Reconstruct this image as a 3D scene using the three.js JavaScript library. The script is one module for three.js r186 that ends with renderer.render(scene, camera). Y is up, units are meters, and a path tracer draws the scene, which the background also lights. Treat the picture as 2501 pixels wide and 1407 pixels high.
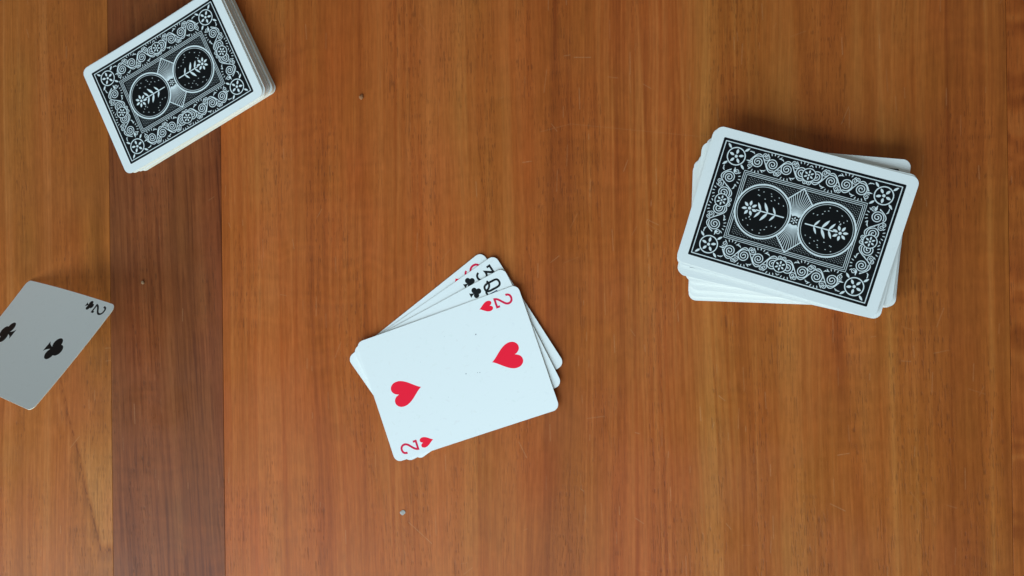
import * as THREE from 'three';
import { RectAreaLightUniformsLib } from 'three/addons/lights/RectAreaLightUniformsLib.js';

// ---------------------------------------------------------------- camera, light, exposure
const MM = 0.001;
const scene = new THREE.Scene();
const renderer = new THREE.WebGLRenderer({ antialias: true });
renderer.setSize(1024, 576);
renderer.toneMapping = THREE.LinearToneMapping;
renderer.toneMappingExposure = 1.0;
renderer.shadowMap.enabled = true;

// hand-held phone looking almost straight down, leaning to the left
const camera = new THREE.PerspectiveCamera(34.784, 1024 / 576, 0.02, 20);
{
  const right = new THREE.Vector3(0.97227, -0.23357, 0.0118), down = new THREE.Vector3(-0.01213, 0, 0.99993), fwd = new THREE.Vector3(-0.23355, -0.97234, -0.00284);
  camera.position.set(0, 0.437643, 0);
  camera.quaternion.setFromRotationMatrix(new THREE.Matrix4().makeBasis(right, down.negate(), fwd.negate()));
}
scene.add(camera);

// dim even light of the room; the window gives the rest
scene.background = new THREE.Color().setRGB(0.190, 0.212, 0.205);

RectAreaLightUniformsLib.init();
const WINDOW = { x: -0.44, y: 0.64, z: 0.60, w: 1.2, h: 1.05, turn: Math.PI - 0.3 };
const SKYLIGHT = new THREE.Color().setRGB(0.745, 0.985, 1.115);
const windowLight = new THREE.RectAreaLight(SKYLIGHT, 4.1, WINDOW.w, WINDOW.h);
windowLight.name = 'window_daylight';
windowLight.position.set(WINDOW.x + Math.sin(WINDOW.turn) * 0.012, WINDOW.y, WINDOW.z + Math.cos(WINDOW.turn) * 0.012);
windowLight.rotation.y = WINDOW.turn + Math.PI;            // a RectAreaLight shines along its own -z
scene.add(windowLight);

// ---------------------------------------------------------------- helpers
function rng(seed) { let s = seed >>> 0; return () => { s = (s + 0x6D2B79F5) >>> 0; let t = s; t = Math.imul(t ^ (t >>> 15), t | 1); t ^= t + Math.imul(t ^ (t >>> 7), t | 61); return ((t ^ (t >>> 14)) >>> 0) / 4294967296; }; }
const used = {};
function numbered(name) { const k = used[name] = (used[name] ?? -1) + 1; return k ? `${name}_${String(k).padStart(3, '0')}` : name; }
function shade(o) { o.traverse((m) => { if (m.isMesh) { m.castShadow = true; m.receiveShadow = true; } }); return o; }
const clamp = (x, a = 0, b = 1) => Math.min(b, Math.max(a, x));
const smooth = (a, b, x) => { const t = clamp((x - a) / (b - a)); return t * t * (3 - 2 * t); };
const mix = (a, b, t) => a + (b - a) * t;
const toSRGB = (c) => (c <= 0.0031308 ? c * 12.92 : 1.055 * Math.pow(c, 1 / 2.4) - 0.055);
function hash2(x, y, s) { let h = (Math.imul(x, 374761393) + Math.imul(y, 668265263) + Math.imul(s, 974634777)) | 0; h = Math.imul(h ^ (h >>> 13), 1274126177); return ((h ^ (h >>> 16)) >>> 0) / 4294967296; }
function noise(x, y, s) {                                    // value noise, 0..1
  const xi = Math.floor(x), yi = Math.floor(y); let fx = x - xi, fy = y - yi;
  fx = fx * fx * (3 - 2 * fx); fy = fy * fy * (3 - 2 * fy);
  const a = hash2(xi, yi, s), b = hash2(xi + 1, yi, s), c = hash2(xi, yi + 1, s), d = hash2(xi + 1, yi + 1, s);
  return a + (b - a) * fx + (c - a + (a - b - c + d) * fx) * fy;
}

// ---------------------------------------------------------------- table top of joined wooden boards
// x runs across the boards, z along the grain (mm). Each kind of board gets its own grain texture.
const TEX_Z0 = -205, TEX_LEN = 400;                          // mm along the grain that one texture covers
function boardTexture(x0, x1, ppm, paint) {
  const w = Math.min(2048, Math.round((x1 - x0) * ppm)), h = Math.min(2048, Math.round(TEX_LEN * ppm));
  const col = new Uint8Array(w * h * 4), bmp = new Uint8Array(w * h * 4), rgh = new Uint8Array(w * h * 4), out = { r: 0, g: 0, b: 0, bump: 0.5, rough: 0.5 };
  for (let j = 0; j < h; j++) for (let i = 0; i < w; i++) {
    const x = x0 + (i + 0.5) / w * (x1 - x0), z = TEX_Z0 + (1 - (j + 0.5) / h) * TEX_LEN;
    paint(x, z, out);
    const k = (j * w + i) * 4;
    col[k] = 255 * clamp(toSRGB(Math.max(0, out.r))); col[k + 1] = 255 * clamp(toSRGB(Math.max(0, out.g))); col[k + 2] = 255 * clamp(toSRGB(Math.max(0, out.b))); col[k + 3] = 255;
    bmp[k] = bmp[k + 1] = bmp[k + 2] = 255 * clamp(out.bump); bmp[k + 3] = 255;
    rgh[k] = rgh[k + 1] = rgh[k + 2] = 255 * clamp(out.rough); rgh[k + 3] = 255;
  }
  const tex = (data, srgb) => { const t = new THREE.DataTexture(data, w, h); t.magFilter = THREE.LinearFilter; t.minFilter = THREE.LinearMipmapLinearFilter; t.generateMipmaps = true; t.wrapS = t.wrapT = THREE.MirroredRepeatWrapping; if (srgb) t.colorSpace = THREE.SRGBColorSpace; t.needsUpdate = true; return t; };
  return new THREE.MeshPhysicalMaterial({ map: tex(col, true), bumpMap: tex(bmp, false), bumpScale: 0.00012, roughnessMap: tex(rgh, false), roughness: 1, metalness: 0, ior: 1.5, specularIntensity: 0.45 });
}
// grain shared by all boards: returns a tone (0 dark .. 1 light), a red-yellow lean, pores and fibres
const G = {};
function grain(x, z, s, wander) {
  const wx = x + wander * (noise(x / 90, z / 170, s + 1) - 0.5) * 14 + wander * (noise(x / 30, z / 90, s + 2) - 0.5) * 3.2 + (noise(x / 6, z / 40, s + 3) - 0.5) * 0.9;
  const b1 = noise(wx / 34, z / 900, s + 4), b2 = noise(wx / 13, z / 620, s + 5), b3 = noise(wx / 5.2, z / 420, s + 6), b4 = noise(wx / 2.1, z / 260, s + 7), b5 = noise(wx / 0.95, z / 120, s + 8);
  G.tone = 0.5 + (b1 - 0.5) * 0.20 + (b2 - 0.5) * 0.18 + (b3 - 0.5) * 0.17 + (b4 - 0.5) * 0.18 + (b5 - 0.5) * 0.16;
  G.fibre = (noise(wx / 0.40, z / 9, s + 9) - 0.5) + (noise(wx / 0.7, z / 5, s + 10) - 0.5) * 0.6;
  const poreZone = smooth(0.42, 0.72, noise(wx / 9, z / 60, s + 11));
  G.pore = smooth(0.72, 0.90, noise(wx / 0.30, z / 3.4, s + 12)) * poreZone;
  G.pore = Math.max(G.pore, smooth(0.82, 0.93, noise(wx / 0.28, z / 8, s + 13)) * 0.6 * (0.3 + poreZone));
  G.lean = (noise(wx / 24, z / 260, s + 14) - 0.5) * 0.9 + (noise(x / 11, z / 30, s + 15) - 0.5) * 0.6;   // + red, - yellow
  const ripple = noise(x / 26, z / 2.8 + noise(x / 10, z / 20, s + 16) * 3, s + 17) - 0.5;
  G.ripple = ripple * smooth(0.5, 0.8, noise(x / 22, z / 55, s + 18));
  G.mottle = (noise(x / 4.5, z / 7, s + 19) - 0.5) * 0.6 + (noise(x / 1.3, z / 1.9, s + 20) - 0.5) * 0.7;
  G.smudge = (noise(x / 38, z / 30, s + 21) - 0.5) + (noise(x / 13 + z / 40, z / 11, s + 22) - 0.5) * 0.5;       // hand smears in the lacquer
  G.wx = wx;
  return G;
}
// pale handling scratches: [x, z, dx, dz, strength]
function makeScratches(seed, x0, x1, n) {
  const r = rng(seed), list = [];
  for (let i = 0; i < n; i++) {
    const along = r() < 0.72, len = along ? 2 + r() * 9 : 2 + r() * 7, a = along ? Math.PI / 2 + (r() - 0.5) * 0.12 : (r() - 0.5) * 2.6;
    list.push([mix(x0, x1, r()), mix(TEX_Z0, TEX_Z0 + TEX_LEN, r()), Math.cos(a) * len, Math.sin(a) * len, 0.25 + r() * 0.6]);
  }
  return list;
}
function scratchGrid(list, x0, x1) {
  const cell = 8, map = new Map();
  list.forEach((s) => { const n = Math.ceil(Math.hypot(s[2], s[3]) / 3) + 1; for (let k = 0; k <= n; k++) for (const ox of [-1, 1]) for (const oz of [-1, 1]) { const key = Math.floor((s[0] + s[2] * k / n + ox) / cell) * 1000 + Math.floor((s[1] + s[3] * k / n + oz) / cell); if (!map.has(key)) map.set(key, new Set()); map.get(key).add(s); } });
  return (x, z) => {
    const set = map.get(Math.floor(x / cell) * 1000 + Math.floor(z / cell)); if (!set) return 0;
    let v = 0;
    for (const [sx, sz, dx, dz, st] of set) {
      const l2 = dx * dx + dz * dz, t = clamp(((x - sx) * dx + (z - sz) * dz) / l2), d = Math.hypot(x - sx - dx * t, z - sz - dz * t);
      if (d < 0.3) v = Math.max(v, st * (1 - d / 0.3) * (0.4 + 0.6 * noise(x * 2.3, z * 2.3, 77)));
    }
    return v;
  };
}
const PAL = {                                                // base colours, linear
  orange: [[0.215, 0.040, 0.0060], [0.380, 0.089, 0.0148], [0.510, 0.155, 0.034]],
  dark: [[0.105, 0.0235, 0.0065], [0.205, 0.0525, 0.0140], [0.290, 0.087, 0.026]],
  tan: [[0.205, 0.047, 0.0065], [0.370, 0.101, 0.0180], [0.540, 0.195, 0.055]],
};
function colour(pal, tone, lean, out) {
  const t = clamp(tone, -0.15, 1.15) * 2, k = t < 1 ? 0 : 1, f = t - k, a = pal[k], b = pal[k + 1];
  out.r = mix(a[0], b[0], f) * (1 + lean * 0.05); out.g = mix(a[1], b[1], f) * (1 - lean * 0.16); out.b = mix(a[2], b[2], f) * (1 - lean * 0.10);
}
function finish(out, g, scr) {
  const k = 1 + g.fibre * 0.19 + g.mottle * 0.10 + g.ripple * 0.11; out.r *= k; out.g *= k; out.b *= k;
  const p = 1 - 0.30 * g.pore; out.r *= p; out.g *= p * 0.97; out.b *= p * 0.95;
  out.r = mix(out.r, 0.56, scr * 0.55); out.g = mix(out.g, 0.28, scr * 0.55); out.b = mix(out.b, 0.13, scr * 0.55);
  out.bump = 0.6 + g.fibre * 0.12 - g.pore * 0.45 - scr * 0.25;
  out.rough = 0.40 + g.smudge * 0.16 + g.mottle * 0.05 + g.fibre * 0.04 + scr * 0.15 + g.pore * 0.1;
}
// streaks that the photographed wide board shows: [x at z = 0, lean in x per mm of z, half width, tone change]
const STREAKS = [
  [-183.5, 0.004, 0.9, -0.20], [-164.8, -0.012, 0.9, 0.26], [-166.6, -0.012, 0.7, -0.20], [-147, -0.004, 2.6, 0.14], [-156, 0, 1.6, -0.12], [-133, 0.01, 4, -0.10],
  [-124.5, 0.02, 0.8, -0.22], [-97, -0.015, 1.0, -0.22], [-86, -0.03, 1.4, -0.26], [-76, 0, 5, -0.06], [-60, 0, 3.5, -0.05], [-54.5, 0.0, 0.6, 0.22], [-37.5, 0.035, 0.7, 0.26], [-35.8, 0.035, 1.3, -0.26],
  [-20, 0.06, 1.0, -0.16], [-18.2, 0.035, 0.6, 0.2], [-11, 0.01, 4.5, 0.20], [2.5, 0.015, 1.0, -0.14], [9.5, 0.01, 0.5, 0.2], [22, 0, 4, 0.12], [44, 0.10, 3.2, -0.24], [62, 0.02, 2.2, -0.24], [67.5, 0.02, 1.2, 0.24],
  [80, 0.01, 1.0, -0.22], [93, 0.0, 0.8, -0.28], [101, 0.01, 1.0, -0.2], [109, 0, 1.3, 0.2], [-243, 0.01, 3.5, 0.10], [-226, -0.01, 3.0, -0.14], [-221, -0.01, 1.0, -0.2], [-204, 0.015, 1.2, -0.14],
];
function wideBoard(x0, x1) {
  const scr = scratchGrid([...makeScratches(11, x0, x1, 170), ...makeScratches(15, -90, 116, 120), [-73, -112, 8, 0.6, 1], [-78, -113, 3, -0.3, 0.7], [-86.5, -107, -1.5, 11, 0.5], [-99, -62.5, 4.5, -0.4, 1], [-208, -39, 2.5, -4, 0.7], [-222, -28, 0.8, 5, 0.8], [-160, 116, 12, 10, 0.9], [-46, 68, 2, 0.5, 1], [45, 76, 5, -1, 0.9], [-75, -80, -15, 3, 0.35], [-75, -80, 60, 9, 0.3], [-15, -71, 50, -1, 0.25]], x0, x1);
  return boardTexture(x0, x1, 5, (x, z, out) => {
    const g = grain(x, z, 100, 0.55); let tone = g.tone;
    for (const [sx, lean, w, amt] of STREAKS) { const d = (x - sx - lean * z - (g.wx - x) * 0.25) / w; if (d > -3 && d < 3) tone += 0.7 * amt * Math.exp(-d * d * 0.9) * (0.55 + 0.9 * noise(sx, z / 70, 31)); }
    // tight straight grain right of the middle
    const tight = smooth(-85, -60, x) * (1 - smooth(-2, 30, x)) + 0.45 * smooth(60, 90, x);
    tone += tight * ((noise(g.wx / 0.8, z / 70, 41) - 0.5) * 0.27 + (noise(g.wx / 1.9, z / 200, 42) - 0.5) * 0.18);
    const lean = g.lean + 0.35 * smooth(-90, -60, x) * (1 - smooth(-28, -12, x)) - 0.55 * smooth(-22, -8, x) - 0.1;
    colour(PAL.orange, tone + 0.04 - 0.05 * smooth(40, 100, x), lean, out);
    finish(out, g, scr(x, z));
  });
}
function darkBoard(x0, x1) {
  const scr = scratchGrid(makeScratches(12, x0, x1, 26), x0, x1);
  return boardTexture(x0, x1, 6, (x, z, out) => {
    const g = grain(x - 0.045 * z, z, 200, 0.35); let tone = g.tone + (noise(g.wx / 1.4, z / 110, 51) - 0.5) * 0.24;
    tone -= 0.22 * smooth(0.64, 0.84, noise(g.wx / 0.8, z / 30, 52));
    tone -= 0.14 * smooth(-274, -265, x);
    colour(PAL.dark, tone + 0.06, g.lean * 0.8 - 0.05, out);
    finish(out, g, scr(x, z));
  });
}
function tanBoard(x0, x1) {
  const scr = scratchGrid([...makeScratches(13, x0, x1, 30), [-334.5, 29, 3, -0.3, 1], [-334.5, 36, 3, -0.4, 0.7]], x0, x1);
  return boardTexture(x0, x1, 5, (x, z, out) => {
    const g = grain(x, z, 300, 0.8); let tone = g.tone;
    // figure that closes in a pale tongue beside the joint
    const e = Math.min(x + 355 - (z - 75) * 0.26 + (noise(x / 3, z / 9, 61) - 0.5) * 1.6, 0.55 * (138 - z) - Math.pow((x + 337) / 8, 2)), near = smooth(20, 60, z);
    tone = mix(tone, 0.5 + (g.tone - 0.5) * 0.6, smooth(-4, 2, e) * near);
    tone += 0.24 * smooth(-0.8, 2.2, e) * smooth(60, 108, z);
    tone -= 0.34 * Math.exp(-Math.pow((e + 0.9) / 0.8, 2)) * near * smooth(0.3, 0.7, noise(x / 0.5, z / 1.6, 62));
    tone -= 0.10 * Math.sin(Math.max(0, -e) * 0.8) * smooth(-14, -1, e) * near;
    // the same tree's arch the other way up, further along
    const arch2 = (x + 349) / 17 - Math.pow((z + 34) / 60, 2) * 1.3, n2 = smooth(-80, -30, z) * smooth(24, 0, z);
    tone += 0.10 * Math.sin(arch2 * 7 + noise(x / 9, z / 30, 63)) * n2 * smooth(-360, -340, x);
    colour(PAL.tan, tone + 0.02, g.lean - 0.05, out);
    finish(out, g, scr(x, z));
  });
}
function curlyBoard(x0, x1) {
  const scr = scratchGrid(makeScratches(14, x0, x1, 20), x0, x1);
  return boardTexture(x0, x1, 5, (x, z, out) => {
    const g = grain(x, z, 400, 0.8);
    const curl = noise(x / 14, z / 4.5 + noise(x / 12, z / 16, 71) * 4, 72) - 0.5;
    colour(PAL.orange, g.tone * 0.7 + 0.12 + curl * 0.55, g.lean - 0.3, out);
    finish(out, g, scr(x, z));
  });
}
const BOARD_TOP = 0, BOARD_DEEP = 22;
const tableTop = new THREE.Group();
tableTop.name = 'table_top';
tableTop.userData = { kind: 'structure', label: 'lacquered wooden table top of joined orange and dark brown boards' };
scene.add(tableTop);
function board(x0, x1, material, texX0, texX1) {
  const z0 = -480, z1 = 340, gap = 0.06, ch = 0.16, a = x0 + gap, b = x1 - gap, y = BOARD_TOP, yb = y - BOARD_DEEP;
  // cross-section with a fine eased edge, swept along the grain
  const prof = [[a, yb], [a, y - ch], [a + ch, y], [b - ch, y], [b, y - ch], [b, yb]];
  const pos = [], uv = [], idx = [];
  const V = (x, yy, z) => { pos.push(x * MM, yy * MM, z * MM); uv.push((x - texX0) / (texX1 - texX0), 1 - (z - TEX_Z0) / TEX_LEN); return pos.length / 3 - 1; };
  for (let i = 0; i < prof.length; i++) { const [xa, ya] = prof[i], [xb, yb2] = prof[(i + 1) % prof.length]; const p = V(xa, ya, z0), q = V(xb, yb2, z0), r = V(xb, yb2, z1), s = V(xa, ya, z1); idx.push(p, s, r, p, r, q); }
  for (const [z, flip] of [[z0, 0], [z1, 1]]) { const v = prof.map(([x, yy]) => V(x, yy, z)); for (let i = 1; i < v.length - 1; i++) flip ? idx.push(v[0], v[i + 1], v[i]) : idx.push(v[0], v[i], v[i + 1]); }
  const geo = new THREE.BufferGeometry();
  geo.setAttribute('position', new THREE.Float32BufferAttribute(pos, 3)); geo.setAttribute('uv', new THREE.Float32BufferAttribute(uv, 2)); geo.setIndex(idx); geo.computeVertexNormals();
  const m = new THREE.Mesh(geo, material); m.name = numbered('board'); tableTop.add(m); return m;
}
const S1 = -331.06, S2 = -262.95, S3 = 116.59;
const wideMat = wideBoard(S2, S3), darkMat = darkBoard(S1, S2), tanMat = tanBoard(S1 - 110, S1), curlyMat = curlyBoard(S3, S3 + 80);
board(S2, S3, wideMat, S2, S3).userData = { label: 'wide orange brown board with straight grain' };
board(S1, S2, darkMat, S1, S2).userData = { label: 'narrow dark brown board with dark streaks' };
board(S1 - 110, S1, tanMat, S1 - 110, S1).userData = { label: 'yellowish brown board with an arched grain figure' };
board(S3, S3 + 80, curlyMat, S3, S3 + 80).userData = { label: 'orange brown board with curly figure' };
board(S1 - 178, S1 - 110, darkMat, S1 - 110, S1 - 178);
board(S1 - 400, S1 - 178, wideMat, S2 + 90, S3 + 90 - 157);
board(S3 + 80, S3 + 300, tanMat, S3 + 300, S3 + 190);

// ---------------------------------------------------------------- playing cards
const CL = 88.9, CW = 63.5, CT = 0.28, CR = 3.4, PX = 16;
// print: every sheet is drawn upright, mm from its top left corner
function sheet(draw) {
  const c = document.createElement('canvas'); c.width = Math.round(CW * PX); c.height = Math.round(CL * PX);
  const g = c.getContext('2d'); g.scale(c.width / CW, c.height / CL);
  g.fillStyle = '#ebebe9'; g.fillRect(0, 0, CW, CL);
  const r = rng(5 + sheets++);                               // faint grubby flecks of handled paper
  for (let i = 0; i < 260; i++) { g.fillStyle = `rgba(${120 + r() * 50 | 0},${110 + r() * 40 | 0},${90 + r() * 40 | 0},${0.01 + r() * 0.03})`; g.beginPath(); g.ellipse(r() * CW, r() * CL, 0.1 + r() * 1.3, 0.1 + r() * 0.5, r() * 3, 0, 7); g.fill(); }
  draw(g);
  const t = new THREE.CanvasTexture(c); t.colorSpace = THREE.SRGBColorSpace; t.anisotropy = 8;
  return new THREE.MeshPhysicalMaterial({ map: t, roughness: 0.5, ior: 1.46, specularIntensity: 0.5, bumpMap: linen, bumpScale: 0.000008 });
}
let sheets = 0;
const linen = (() => {                                       // embossed air-cushion finish
  const n = 256, d = new Uint8Array(n * n * 4);
  for (let j = 0; j < n; j++) for (let i = 0; i < n; i++) { const k = (j * n + i) * 4, v = 128 + 50 * Math.sin(i / n * Math.PI * 2 * 32) * Math.sin(j / n * Math.PI * 2 * 32) + (hash2(i, j, 9) - 0.5) * 50; d[k] = d[k + 1] = d[k + 2] = v; d[k + 3] = 255; }
  const t = new THREE.DataTexture(d, n, n); t.magFilter = THREE.LinearFilter; t.wrapS = t.wrapT = THREE.RepeatWrapping; t.repeat.set(4, 5.6); t.needsUpdate = true; return t;
})();
const RED = '#f80f33', PINKRED = '#dc1a44', BLACK = '#0a0b0e';
function heart(g, x, y, w, h) {                              // x, y: middle of the top; the point is at y + h
  g.beginPath(); g.moveTo(x, y + h);
  g.bezierCurveTo(x - w * 0.10, y + h * 0.80, x - w * 0.5, y + h * 0.56, x - w * 0.5, y + h * 0.27);
  g.bezierCurveTo(x - w * 0.5, y - h * 0.03, x - w * 0.09, y - h * 0.10, x, y + h * 0.22);
  g.bezierCurveTo(x + w * 0.09, y - h * 0.10, x + w * 0.5, y - h * 0.03, x + w * 0.5, y + h * 0.27);
  g.bezierCurveTo(x + w * 0.5, y + h * 0.56, x + w * 0.10, y + h * 0.80, x, y + h); g.fill();
}
function club(g, x, y, w, h) {
  const r = w * 0.255;
  for (const [dx, dy] of [[0, r], [-w * 0.5 + r, h * 0.52], [w * 0.5 - r, h * 0.52]]) { g.beginPath(); g.arc(x + dx, y + dy, r, 0, 7); g.fill(); }
  g.beginPath(); g.moveTo(x - w * 0.14, y + h * 0.36); g.lineTo(x + w * 0.14, y + h * 0.36); g.lineTo(x + w * 0.08, y + h * 0.62); g.lineTo(x - w * 0.08, y + h * 0.62); g.fill();
  g.beginPath(); g.moveTo(x - 0.03 * w, y + h * 0.5); g.quadraticCurveTo(x - 0.05 * w, y + h * 0.86, x - w * 0.24, y + h); g.lineTo(x + w * 0.24, y + h); g.quadraticCurveTo(x + 0.05 * w, y + h * 0.86, x + 0.03 * w, y + h * 0.5); g.fill();
}
function diamond(g, x, y, w, h) { g.beginPath(); g.moveTo(x, y); g.quadraticCurveTo(x + w * 0.2, y + h * 0.32, x + w / 2, y + h / 2); g.quadraticCurveTo(x + w * 0.2, y + h * 0.68, x, y + h); g.quadraticCurveTo(x - w * 0.2, y + h * 0.68, x - w / 2, y + h / 2); g.quadraticCurveTo(x - w * 0.2, y + h * 0.32, x, y); g.fill(); }
const SUIT = { heart, club, diamond };
function glyph(g, ch) {                                      // index figure: 5.2 wide, 9.4 tall, from 0, 0
  g.lineWidth = 1.05; g.lineCap = 'butt'; g.lineJoin = 'miter'; g.beginPath();
  if (ch === '2') { g.moveTo(0.45, 2.9); g.bezierCurveTo(0.35, 1.2, 1.3, 0.5, 2.6, 0.5); g.bezierCurveTo(4.0, 0.5, 4.8, 1.5, 4.75, 2.8); g.bezierCurveTo(4.7, 5.0, 0.9, 6.2, 0.55, 8.85); g.lineTo(4.7, 8.85); g.lineTo(4.7, 7.3); }
  if (ch === '3') { g.moveTo(0.6, 2.2); g.lineTo(0.6, 0.5); g.lineTo(4.5, 0.5); g.lineTo(1.9, 4.0); g.bezierCurveTo(4.0, 3.7, 4.9, 5.0, 4.8, 6.4); g.bezierCurveTo(4.6, 9.4, 0.8, 9.6, 0.45, 7.2); }
  if (ch === '9') { g.ellipse(2.6, 3.1, 2.1, 2.6, 0, 0, 7); g.moveTo(4.7, 3.1); g.bezierCurveTo(4.9, 8.2, 1.6, 10.2, 0.5, 7.3); }
  if (ch === 'Q') { g.moveTo(2.6, 0.5); g.bezierCurveTo(4.3, 0.5, 4.5, 1.8, 4.5, 2.8); g.lineTo(4.5, 6.3); g.bezierCurveTo(4.5, 7.6, 4.0, 8.7, 2.6, 8.7); g.bezierCurveTo(1.2, 8.7, 0.7, 7.6, 0.7, 6.3); g.lineTo(0.7, 2.8); g.bezierCurveTo(0.7, 1.8, 0.9, 0.5, 2.6, 0.5); g.stroke(); g.beginPath(); g.moveTo(-0.5, 6.2); g.bezierCurveTo(1.5, 4.9, 3.0, 6.4, 3.4, 7.6); g.bezierCurveTo(3.8, 8.8, 4.6, 9.2, 5.6, 8.6); }
  g.stroke();
}
function faceOf(ch, suit, pips, extra) {
  const ink = suit === 'club' ? BLACK : RED, indexInk = suit === 'club' ? BLACK : PINKRED;
  return sheet((g) => {
    for (let half = 0; half < 2; half++) {
      g.save(); if (half) { g.translate(CW, CL); g.rotate(Math.PI); }
      g.save(); g.translate(2.5, 4.6); g.strokeStyle = indexInk; g.fillStyle = indexInk; glyph(g, ch); g.restore();
      g.fillStyle = ink; if (suit === 'heart') heart(g, 5.2, 15.4, 5.2, 7.0); else if (suit === 'club') club(g, 4.4, 15.3, 5.4, 6.2); else diamond(g, 5.0, 15.2, 4.9, 6.8);
      for (const [px, py] of pips) { if (suit === 'heart') heart(g, px, py - 7.0, 13.0, 15.6); else if (suit === 'club') club(g, px, py - 6.6, 12.6, 13.6); else diamond(g, px, py - 7.5, 10.6, 15); }
      g.restore();
    }
    if (extra) extra(g);
  });
}
const faceTwoHearts = faceOf('2', 'heart', [[31.75, 16.4]], (g) => { g.fillStyle = 'rgba(70,66,76,0.65)'; for (const [x, y, r] of [[16.2, 28.3, 0.33], [32.9, 39.6, 0.26], [34.5, 32.6, 0.2], [34.2, 33.8, 0.16], [20, 60, 0.1], [41, 52, 0.11], [12, 44, 0.1]]) { g.beginPath(); g.arc(x, y, r, 0, 7); g.fill(); } });
const faceTwoClubs = faceOf('2', 'club', [[31.75, 19.5]]);
const faceThreeClubs = faceOf('3', 'club', [[31.75, 19.5]]);
const faceNineDiamonds = faceOf('9', 'diamond', [[18, 17], [45.5, 17], [18, 35.3], [45.5, 35.3]]);
const faceQueenClubs = faceOf('Q', 'club', [], (g) => { g.strokeStyle = '#1b2c5c'; g.lineWidth = 0.45; g.strokeRect(8.4, 8.2, CW - 16.8, CL - 16.4); g.fillStyle = '#c9a13a'; g.fillRect(16, 20, 32, 50); });
const facePlain = sheet(() => {});
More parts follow.
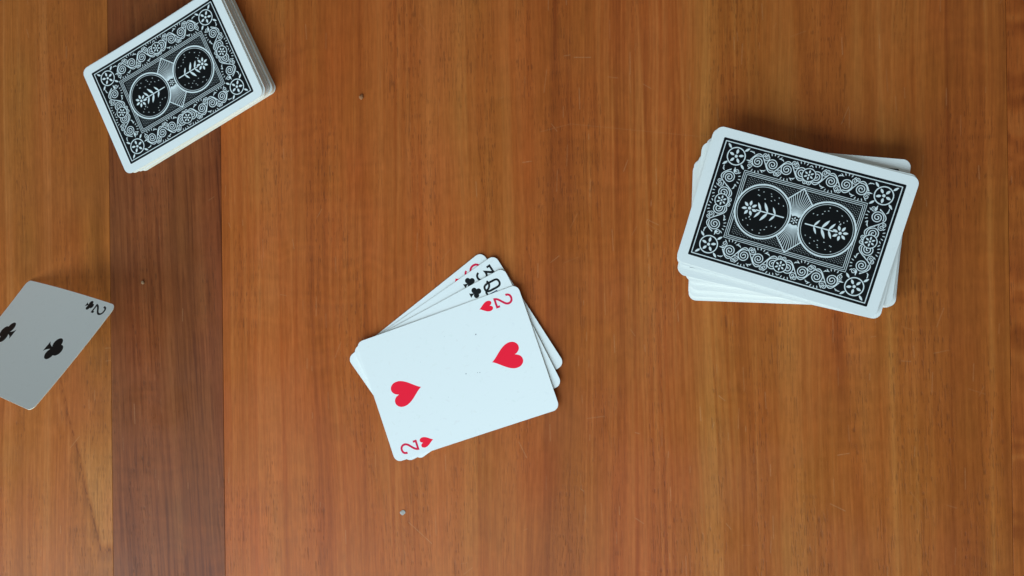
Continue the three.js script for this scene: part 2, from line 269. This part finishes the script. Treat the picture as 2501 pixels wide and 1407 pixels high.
// ornamental black back: scroll border, dotted field, two round medallions with leafy sprigs
const cardBack = sheet((g) => {
  const WHITE = '#dfe4e4', CX = CW / 2, CY = CL / 2;
  g.fillStyle = '#06070a'; g.beginPath(); g.roundRect(4.3, 4.5, CW - 8.6, CL - 9, 0.5); g.fill();
  g.strokeStyle = WHITE; g.fillStyle = WHITE; g.lineCap = 'round'; g.lineJoin = 'round';
  g.lineWidth = 0.42; g.strokeRect(5.6, 5.8, CW - 11.2, CL - 11.6);
  const IX = 16.2, IY = 17.4;                                // inner panel
  g.lineWidth = 0.26; for (const o of [0, 0.75, 1.5]) g.strokeRect(IX + o, IY + o, CW - 2 * (IX + o), CL - 2 * (IY + o));
  for (let y = IY + 2.4, k = 0; y < CL - IY - 2.2; y += 0.8, k++) for (let x = IX + 2.4 + (k % 2) * 0.5; x < CW - IX - 2.2; x += 1.0) { g.globalAlpha = 0.62; g.beginPath(); g.arc(x, y, 0.2, 0, 7); g.fill(); }
  g.globalAlpha = 1;
  // rayed diamond behind the medallions
  g.fillStyle = '#06070a'; g.strokeStyle = WHITE; g.lineWidth = 0.5; g.beginPath(); g.moveTo(CX - 14.6, CY); g.lineTo(CX, CY - 13); g.lineTo(CX + 14.6, CY); g.lineTo(CX, CY + 13); g.closePath(); g.fill(); g.stroke();
  g.lineWidth = 0.27; for (let k = -8; k <= 8; k++) for (const s of [-1, 1]) { const a = k * 0.085; g.beginPath(); g.moveTo(CX + s * 2.2 * Math.cos(a), CY + 2.2 * Math.sin(a)); const R = 13 / (Math.cos(a) * 0.89 + Math.abs(Math.sin(a))); g.lineTo(CX + s * R * Math.cos(a), CY + R * Math.sin(a)); g.stroke(); }
  const spiral = (x, y, r, turns, a0, dir) => { g.beginPath(); for (let i = 0; i <= 60; i++) { const t = i / 60, a = a0 + dir * t * turns * Math.PI * 2, R = r * (1 - t * 0.86); g.lineTo(x + R * Math.cos(a), y + R * Math.sin(a)); } g.stroke(); };
  const leaf = (x, y, a, l, w) => { g.save(); g.translate(x, y); g.rotate(a); g.beginPath(); g.moveTo(0, 0); g.quadraticCurveTo(l * 0.45, -w, l, 0); g.quadraticCurveTo(l * 0.45, w, 0, 0); g.fill(); g.restore(); };
  const flower = (x, y, r, n = 8) => { g.fillStyle = WHITE; for (let k = 0; k < n; k++) leaf(x + Math.cos(k * 2 * Math.PI / n) * r * 0.3, y + Math.sin(k * 2 * Math.PI / n) * r * 0.3, k * 2 * Math.PI / n, r * 0.7, r * 0.34); g.beginPath(); g.arc(x, y, r * 0.2, 0, 7); g.fill(); };
  for (let half = 0; half < 2; half++) {
    g.save(); if (half) { g.translate(CW, CL); g.rotate(Math.PI); }
    // medallion
    g.fillStyle = '#040507'; g.beginPath(); g.arc(CX, 30.2, 12.3, 0, 7); g.fill(); g.strokeStyle = WHITE; g.lineWidth = 0.75; g.beginPath(); g.arc(CX, 30.2, 12.0, 0, 7); g.stroke(); g.lineWidth = 0.24; g.beginPath(); g.arc(CX, 30.2, 11.0, 0, 7); g.stroke();
    g.fillStyle = WHITE; flower(CX, 24.4, 3.5, 7);
    g.lineWidth = 0.55; g.beginPath(); g.moveTo(CX, 27.4); g.lineTo(CX, 39.6); g.stroke();
    for (const s of [-1, 1]) for (const [yy, l] of [[29.5, 4.2], [32.6, 5.0], [36, 3.8]]) leaf(CX, yy, s > 0 ? -0.55 : Math.PI + 0.55, l, l * 0.24);
    const r = rng(40); for (let k = 0; k < 34; k++) { const a = r() * 6.28, R = 5.5 + r() * 4.6; const x = CX + R * Math.cos(a), y = 30.2 + R * Math.sin(a); if (Math.abs(x - CX) > 3.2) { g.beginPath(); g.ellipse(x, y, 0.17, 0.3, a, 0, 7); g.fill(); } }
    // scroll border along the short end and one long side: a waving stem with a scroll in every bend
    const vine = (x, y, turn, length, bends) => {
      g.save(); g.translate(x, y); g.rotate(turn);
      const p = length / bends;
      for (const side of [-1, 1]) {
        g.save(); g.scale(side, 1); g.lineWidth = 0.42;
        g.beginPath(); for (let i = 0; i <= 40; i++) { const u = i / 40 * length / 2; g.lineTo(u, 3.4 * Math.sin(u / p * Math.PI)); } g.stroke();
        for (let k = 0; k < bends / 2; k++) {
          const xc = (k + 0.5) * p, sg = k % 2 ? -1 : 1;
          spiral(xc, sg * -0.2, 2.75, 2.3, sg * 1.9, -sg); g.lineWidth = 0.34;
          spiral(xc + p * 0.46, sg * -2.6, 1.35, 1.5, sg * 0.9, sg); spiral(xc - p * 0.34, sg * 3.3, 1.0, 1.3, sg * 3.3, -sg);
          for (let q = -2; q <= 2; q++) leaf(xc + q * 1.15, sg * (-3.5 - 0.25 * (2 - Math.abs(q))), sg * (-Math.PI / 2) + q * 0.42 * sg, 1.5, 0.42);
          for (let q = 0; q < 3; q++) leaf(xc + p * 0.32 + q * 0.5, sg * (2.6 + q * 0.5), sg * 0.9 - q * 0.5 * sg, 1.7, 0.4);
          g.beginPath(); g.arc(xc + p * 0.46, sg * 0.2, 0.3, 0, 7); g.fill(); g.lineWidth = 0.42;
        }
        g.restore();
      }
      g.restore();
    };
    const bw = (5.6 + IX) / 2, bh = (5.8 + IY) / 2;
    vine(CX, bh, 0, 29, 4); vine(bw, CY, -Math.PI / 2, 52, 8);
    g.fillStyle = '#06070a'; for (const [x, y] of [[CX, bh], [bw, CY]]) { g.beginPath(); g.arc(x, y, 3.1, 0, 7); g.fill(); }
    flower(CX, bh, 2.3, 6); flower(bw, CY, 2.3, 6); g.lineWidth = 0.4; for (const [x, y] of [[CX, bh], [bw, CY]]) { g.beginPath(); g.arc(x, y, 2.9, 0, 7); g.stroke(); }
    // corner rosettes with leaves
    for (const s of [-1, 1]) {
      const x = CX + s * (CX - 11.2), y = 12.0;
      flower(x, y, 3.4, 5); g.lineWidth = 0.5; g.beginPath(); g.arc(x, y, 3.9, 0, 7); g.stroke();
      for (let k = 0; k < 4; k++) { const a = Math.PI / 4 + k * Math.PI / 2; leaf(x + Math.cos(a) * 4.2, y + Math.sin(a) * 4.2, a, 2.8, 1.0); }
      leaf(x - s * 4.6, y + 1.0, s > 0 ? Math.PI - 0.2 : 0.2, 3, 0.6); leaf(x - s * 0.4, y + 4.6, Math.PI / 2, 3.2, 0.6);
    }
    g.restore();
  }
  flower(CX, CY, 1.7, 6);
});
const edgeMat = new THREE.MeshStandardMaterial({ color: new THREE.Color().setRGB(0.80, 0.70, 0.53), roughness: 0.85 });

// a sheet of card with round corners, bent a little: lift (mm) at the short ends and at the long sides
function cardGeometry(liftEnds, liftSides, twist = 0) {
  const rows = [], nC = 12;
  for (let i = 0; i <= 6; i++) rows.push(-CL / 2 + CR * (1 - Math.cos(i / 6 * Math.PI / 2)));
  for (let i = 1; i < 14; i++) rows.push(mix(-CL / 2 + CR, CL / 2 - CR, i / 14));
  for (let i = 0; i <= 6; i++) rows.push(CL / 2 - CR + CR * Math.sin(i / 6 * Math.PI / 2));
  const half = (x) => { const d = Math.abs(x) - (CL / 2 - CR); return CW / 2 - CR + (d > 0 ? Math.sqrt(Math.max(0, CR * CR - d * d)) : CR); };
  const bend = (x, z) => liftEnds * Math.pow(2 * x / CL, 2) + liftSides * Math.pow(2 * z / CW, 2) + twist * (2 * x / CL) * (2 * z / CW);
  const pos = [], uv = [], idx = [], geo = new THREE.BufferGeometry();
  const V = (x, y, z, u, v) => { pos.push(x * MM, y * MM, z * MM); uv.push(u, v); return pos.length / 3 - 1; };
  const nR = rows.length;
  for (const side of [1, 0]) {
    const base = pos.length / 3, start = idx.length;
    for (const x of rows) for (let c = 0; c <= nC; c++) { const z = half(x) * (c / nC * 2 - 1), u = (z + CW / 2) / CW, v = 1 - (CL / 2 - x) / CL; V(x, bend(x, z) + side * CT, z, side ? u : 1 - u, v); }
    for (let r = 0; r < nR - 1; r++) for (let c = 0; c < nC; c++) { const p = base + r * (nC + 1) + c, q = p + 1, s = p + nC + 1, t = s + 1; side ? idx.push(p, q, s, q, t, s) : idx.push(p, s, q, q, s, t); }
    geo.addGroup(start, idx.length - start, side ? 0 : 1);
  }
  const ring = []; for (let r = 0; r < nR; r++) ring.push([rows[r], half(rows[r])]);
  for (let c = nC - 1; c > 0; c--) ring.push([rows[nR - 1], half(rows[nR - 1]) * (c / nC * 2 - 1)]);
  for (let r = nR - 1; r >= 0; r--) ring.push([rows[r], -half(rows[r])]);
  for (let c = 1; c < nC; c++) ring.push([rows[0], half(rows[0]) * (c / nC * 2 - 1)]);
  const start = idx.length, b0 = pos.length / 3;
  ring.forEach(([x, z]) => { V(x, bend(x, z), z, 0.5, 0.5); V(x, bend(x, z) + CT, z, 0.5, 0.5); });
  for (let i = 0; i < ring.length; i++) { const j = (i + 1) % ring.length, p = b0 + 2 * i, q = b0 + 2 * j; idx.push(p, q, p + 1, q, q + 1, p + 1); }
  geo.addGroup(start, idx.length - start, 2);
  geo.setAttribute('position', new THREE.Float32BufferAttribute(pos, 3)); geo.setAttribute('uv', new THREE.Float32BufferAttribute(uv, 2)); geo.setIndex(idx); geo.computeVertexNormals();
  return geo;
}
function card(geo, top, bottom, [x, y, z], turn, label, group) {
  const m = new THREE.Mesh(geo, [top, bottom, edgeMat]); m.name = numbered('playing_card');
  m.position.set(x * MM, y * MM, z * MM); m.rotation.y = -turn;
  m.userData = { label, category: 'playing card' }; if (group) m.userData.group = group;
  scene.add(m); return m;
}
// the four dealt cards
card(cardGeometry(0.4, 0.1), faceNineDiamonds, cardBack, [-137.2, 0.02, 32.5], -0.637, 'nine of diamonds lying under the other face-up cards', 'face-up cards dealt in the middle');
card(cardGeometry(0.8, 0.12), faceThreeClubs, cardBack, [-133.6, 0.34, 33.0], -0.573, 'three of clubs showing its corner between the nine and the queen', 'face-up cards dealt in the middle');
card(cardGeometry(1.2, 0.16), faceQueenClubs, cardBack, [-134.2, 0.66, 37.0], -0.467, 'queen of clubs showing its corner behind the two of hearts', 'face-up cards dealt in the middle');
card(cardGeometry(1.5, 0.25, 0.25), faceTwoHearts, cardBack, [-133.65, 0.98, 41.3], -0.328, 'two of hearts lying face up on top of the dealt cards', 'face-up cards dealt in the middle');

// squared-up stack across the dark board: keys [height share, x, z, turn]
function stack(keys, count, rise, jitter, seed, labels, group, bends) {
  const r = rng(seed), geo = bends.map(([a, b]) => cardGeometry(a, b)); let y = 0.02, slip = [0, 0, 0], held = 0;
  for (let i = 0; i < count; i++) {
    const slide = r() < 0.3, t = i / (count - 1); if (slide || i === count - 1) held = t;   // cards shift in clumps of a few
    let k = 0; while (k < keys.length - 2 && held > keys[k + 1][0]) k++;
    const [t0, x0, z0, a0] = keys[k], [t1, x1, z1, a1] = keys[k + 1], f = clamp((held - t0) / (t1 - t0));
    const turn = mix(a0, a1, f), [along, across] = jitter;
    if (slide) slip = [(r() - 0.5) * along * 2, (r() - 0.5) * across * 2, (r() - 0.5) * across * 0.03];
    const last = i === count - 1, j = last ? 0 : 1, u = j * (slip[0] + (r() - 0.5) * along * 0.3), v = j * (slip[1] + (r() - 0.5) * across * 0.4);
    card(geo[Math.min(geo.length - 1, Math.floor(t * geo.length))], cardBack, facePlain, [mix(x0, x1, f) + u * Math.cos(turn) - v * Math.sin(turn), y, mix(z0, z1, f) + u * Math.sin(turn) + v * Math.cos(turn)], turn + j * (slip[2] + (r() - 0.5) * 0.004), last ? labels[1] : labels[0], group);
    y += rise * (r() < 0.16 ? 1.9 : 0.87);
  }
}
stack([[0, -283.3, -114.6, -0.455], [0.5, -284.2, -113, -0.448], [1, -284.85, -111.2, -0.4425]], 40, 0.288, [1.2, 0.4], 21,
  ['face-down playing card inside the neat squared-up stack lying across the dark board', 'black-backed playing card topping the neat squared-up stack on the dark board'], 'neat stack of face-down cards on the dark board', [[0.1, 0.03], [0.3, 0.03], [0.35, 0.05], [0.65, 0.05], [0.7, 0.08], [1.0, 0.1], [1.05, 0.12]]);
stack([[0, 26.6, -24.6, 0.056], [0.22, 25.6, -25.2, 0.052], [0.40, 27.2, -27.0, 0.09], [0.56, 27.9, -28.4, 0.128], [0.68, 27.2, -29.0, 0.15], [0.70, 25.9, -26.6, 0.235], [0.88, 26.0, -27.6, 0.255], [0.93, 26.6, -29.0, 0.295], [1, 26.78, -29.5, 0.312]], 43, 0.292, [0.6, 0.6], 34,
  ['face-down playing card inside the untidy fanned-out stack', 'black-backed playing card topping the untidy fanned-out stack'], 'untidy fanned-out stack of face-down cards', [[0.1, 0.03], [0.3, 0.05], [0.5, 0.08], [0.55, 0.1], [0.8, 0.12], [0.85, 0.15]]);

// card being thrown down: one corner touches the table, the opposite one is still in the air
{
  const m = card(cardGeometry(-1.6, 0.6, 0.6), faceTwoClubs, cardBack, [-354.0, 33.6, 22.6], 0, 'two of clubs tilted up off the table, one corner touching the board');
  m.quaternion.setFromRotationMatrix(new THREE.Matrix4().makeBasis(new THREE.Vector3(0.9104, 0.3853, 0.1508), new THREE.Vector3(-0.2289, 0.7711, -0.5942), new THREE.Vector3(-0.3453, 0.5069, 0.7898)));
}

// ---------------------------------------------------------------- crumbs on the table
function crumb(x, z, r, color, seed, label, flat = 0.55) {
  const q = rng(seed), geo = new THREE.IcosahedronGeometry(r * MM, 2), p = geo.attributes.position;
  const off = q() * 50;
  for (let i = 0; i < p.count; i++) { const vx = p.getX(i) / MM / r, vy = p.getY(i) / MM / r, vz = p.getZ(i) / MM / r, k = 0.65 + 0.7 * noise(vx * 1.6 + off, vz * 1.6 + vy * 1.1 + off, seed); p.setXYZ(i, vx * k * r * MM * 1.15, vy * k * r * MM * flat, vz * k * r * MM); }
  geo.computeVertexNormals();
  const m = new THREE.Mesh(geo, new THREE.MeshStandardMaterial({ color: new THREE.Color().setRGB(...color), roughness: 0.9 }));
  m.name = numbered('crumb'); geo.computeBoundingBox(); m.position.set(x * MM, -geo.boundingBox.min.y, z * MM); m.rotation.y = q() * 6;
  m.userData = { label, category: 'crumb', group: 'specks lying on the table' }; scene.add(m);
}
crumb(-163.2, 111.2, 1.25, [0.38, 0.34, 0.30], 3, 'pale grey fleck on the wide board below the two of hearts', 0.15);
crumb(-310.4, -6.8, 0.8, [0.36, 0.20, 0.10], 4, 'tiny tan crumb on the dark board');
crumb(-182.8, -99.3, 1.0, [0.33, 0.13, 0.05], 5, 'tiny brown crumb on the wide board beside the neat stack');

// ---------------------------------------------------------------- the window that lights the table, out of the picture
{
  const w = new THREE.Group(); w.name = 'window'; w.position.set(WINDOW.x, WINDOW.y, WINDOW.z); w.rotation.y = WINDOW.turn;
  w.userData = { label: 'white framed window letting in daylight beyond the table', category: 'window' };
  const white = new THREE.MeshStandardMaterial({ color: new THREE.Color().setRGB(0.75, 0.75, 0.73), roughness: 0.5 });
  const glow = new THREE.MeshStandardMaterial({ color: 0x000000, emissive: SKYLIGHT, emissiveIntensity: 0.8, roughness: 0.3 });
  const pane = new THREE.Mesh(new THREE.BoxGeometry(WINDOW.w, WINDOW.h, 0.006), glow); pane.name = 'pane'; pane.position.z = -0.004; w.add(pane);
  const bar = (bw, bh, x, y) => { const m = new THREE.Mesh(new THREE.BoxGeometry(bw, bh, 0.05), white); m.name = 'frame'; m.position.set(x, y, -0.02); w.add(m); };
  bar(0.06, WINDOW.h + 0.12, -WINDOW.w / 2 - 0.031, 0); bar(0.06, WINDOW.h + 0.12, WINDOW.w / 2 + 0.031, 0); bar(WINDOW.w, 0.06, 0, WINDOW.h / 2 + 0.031); bar(WINDOW.w, 0.06, 0, -WINDOW.h / 2 - 0.031);
  scene.add(w);
}
shade(scene);
renderer.render(scene, camera);
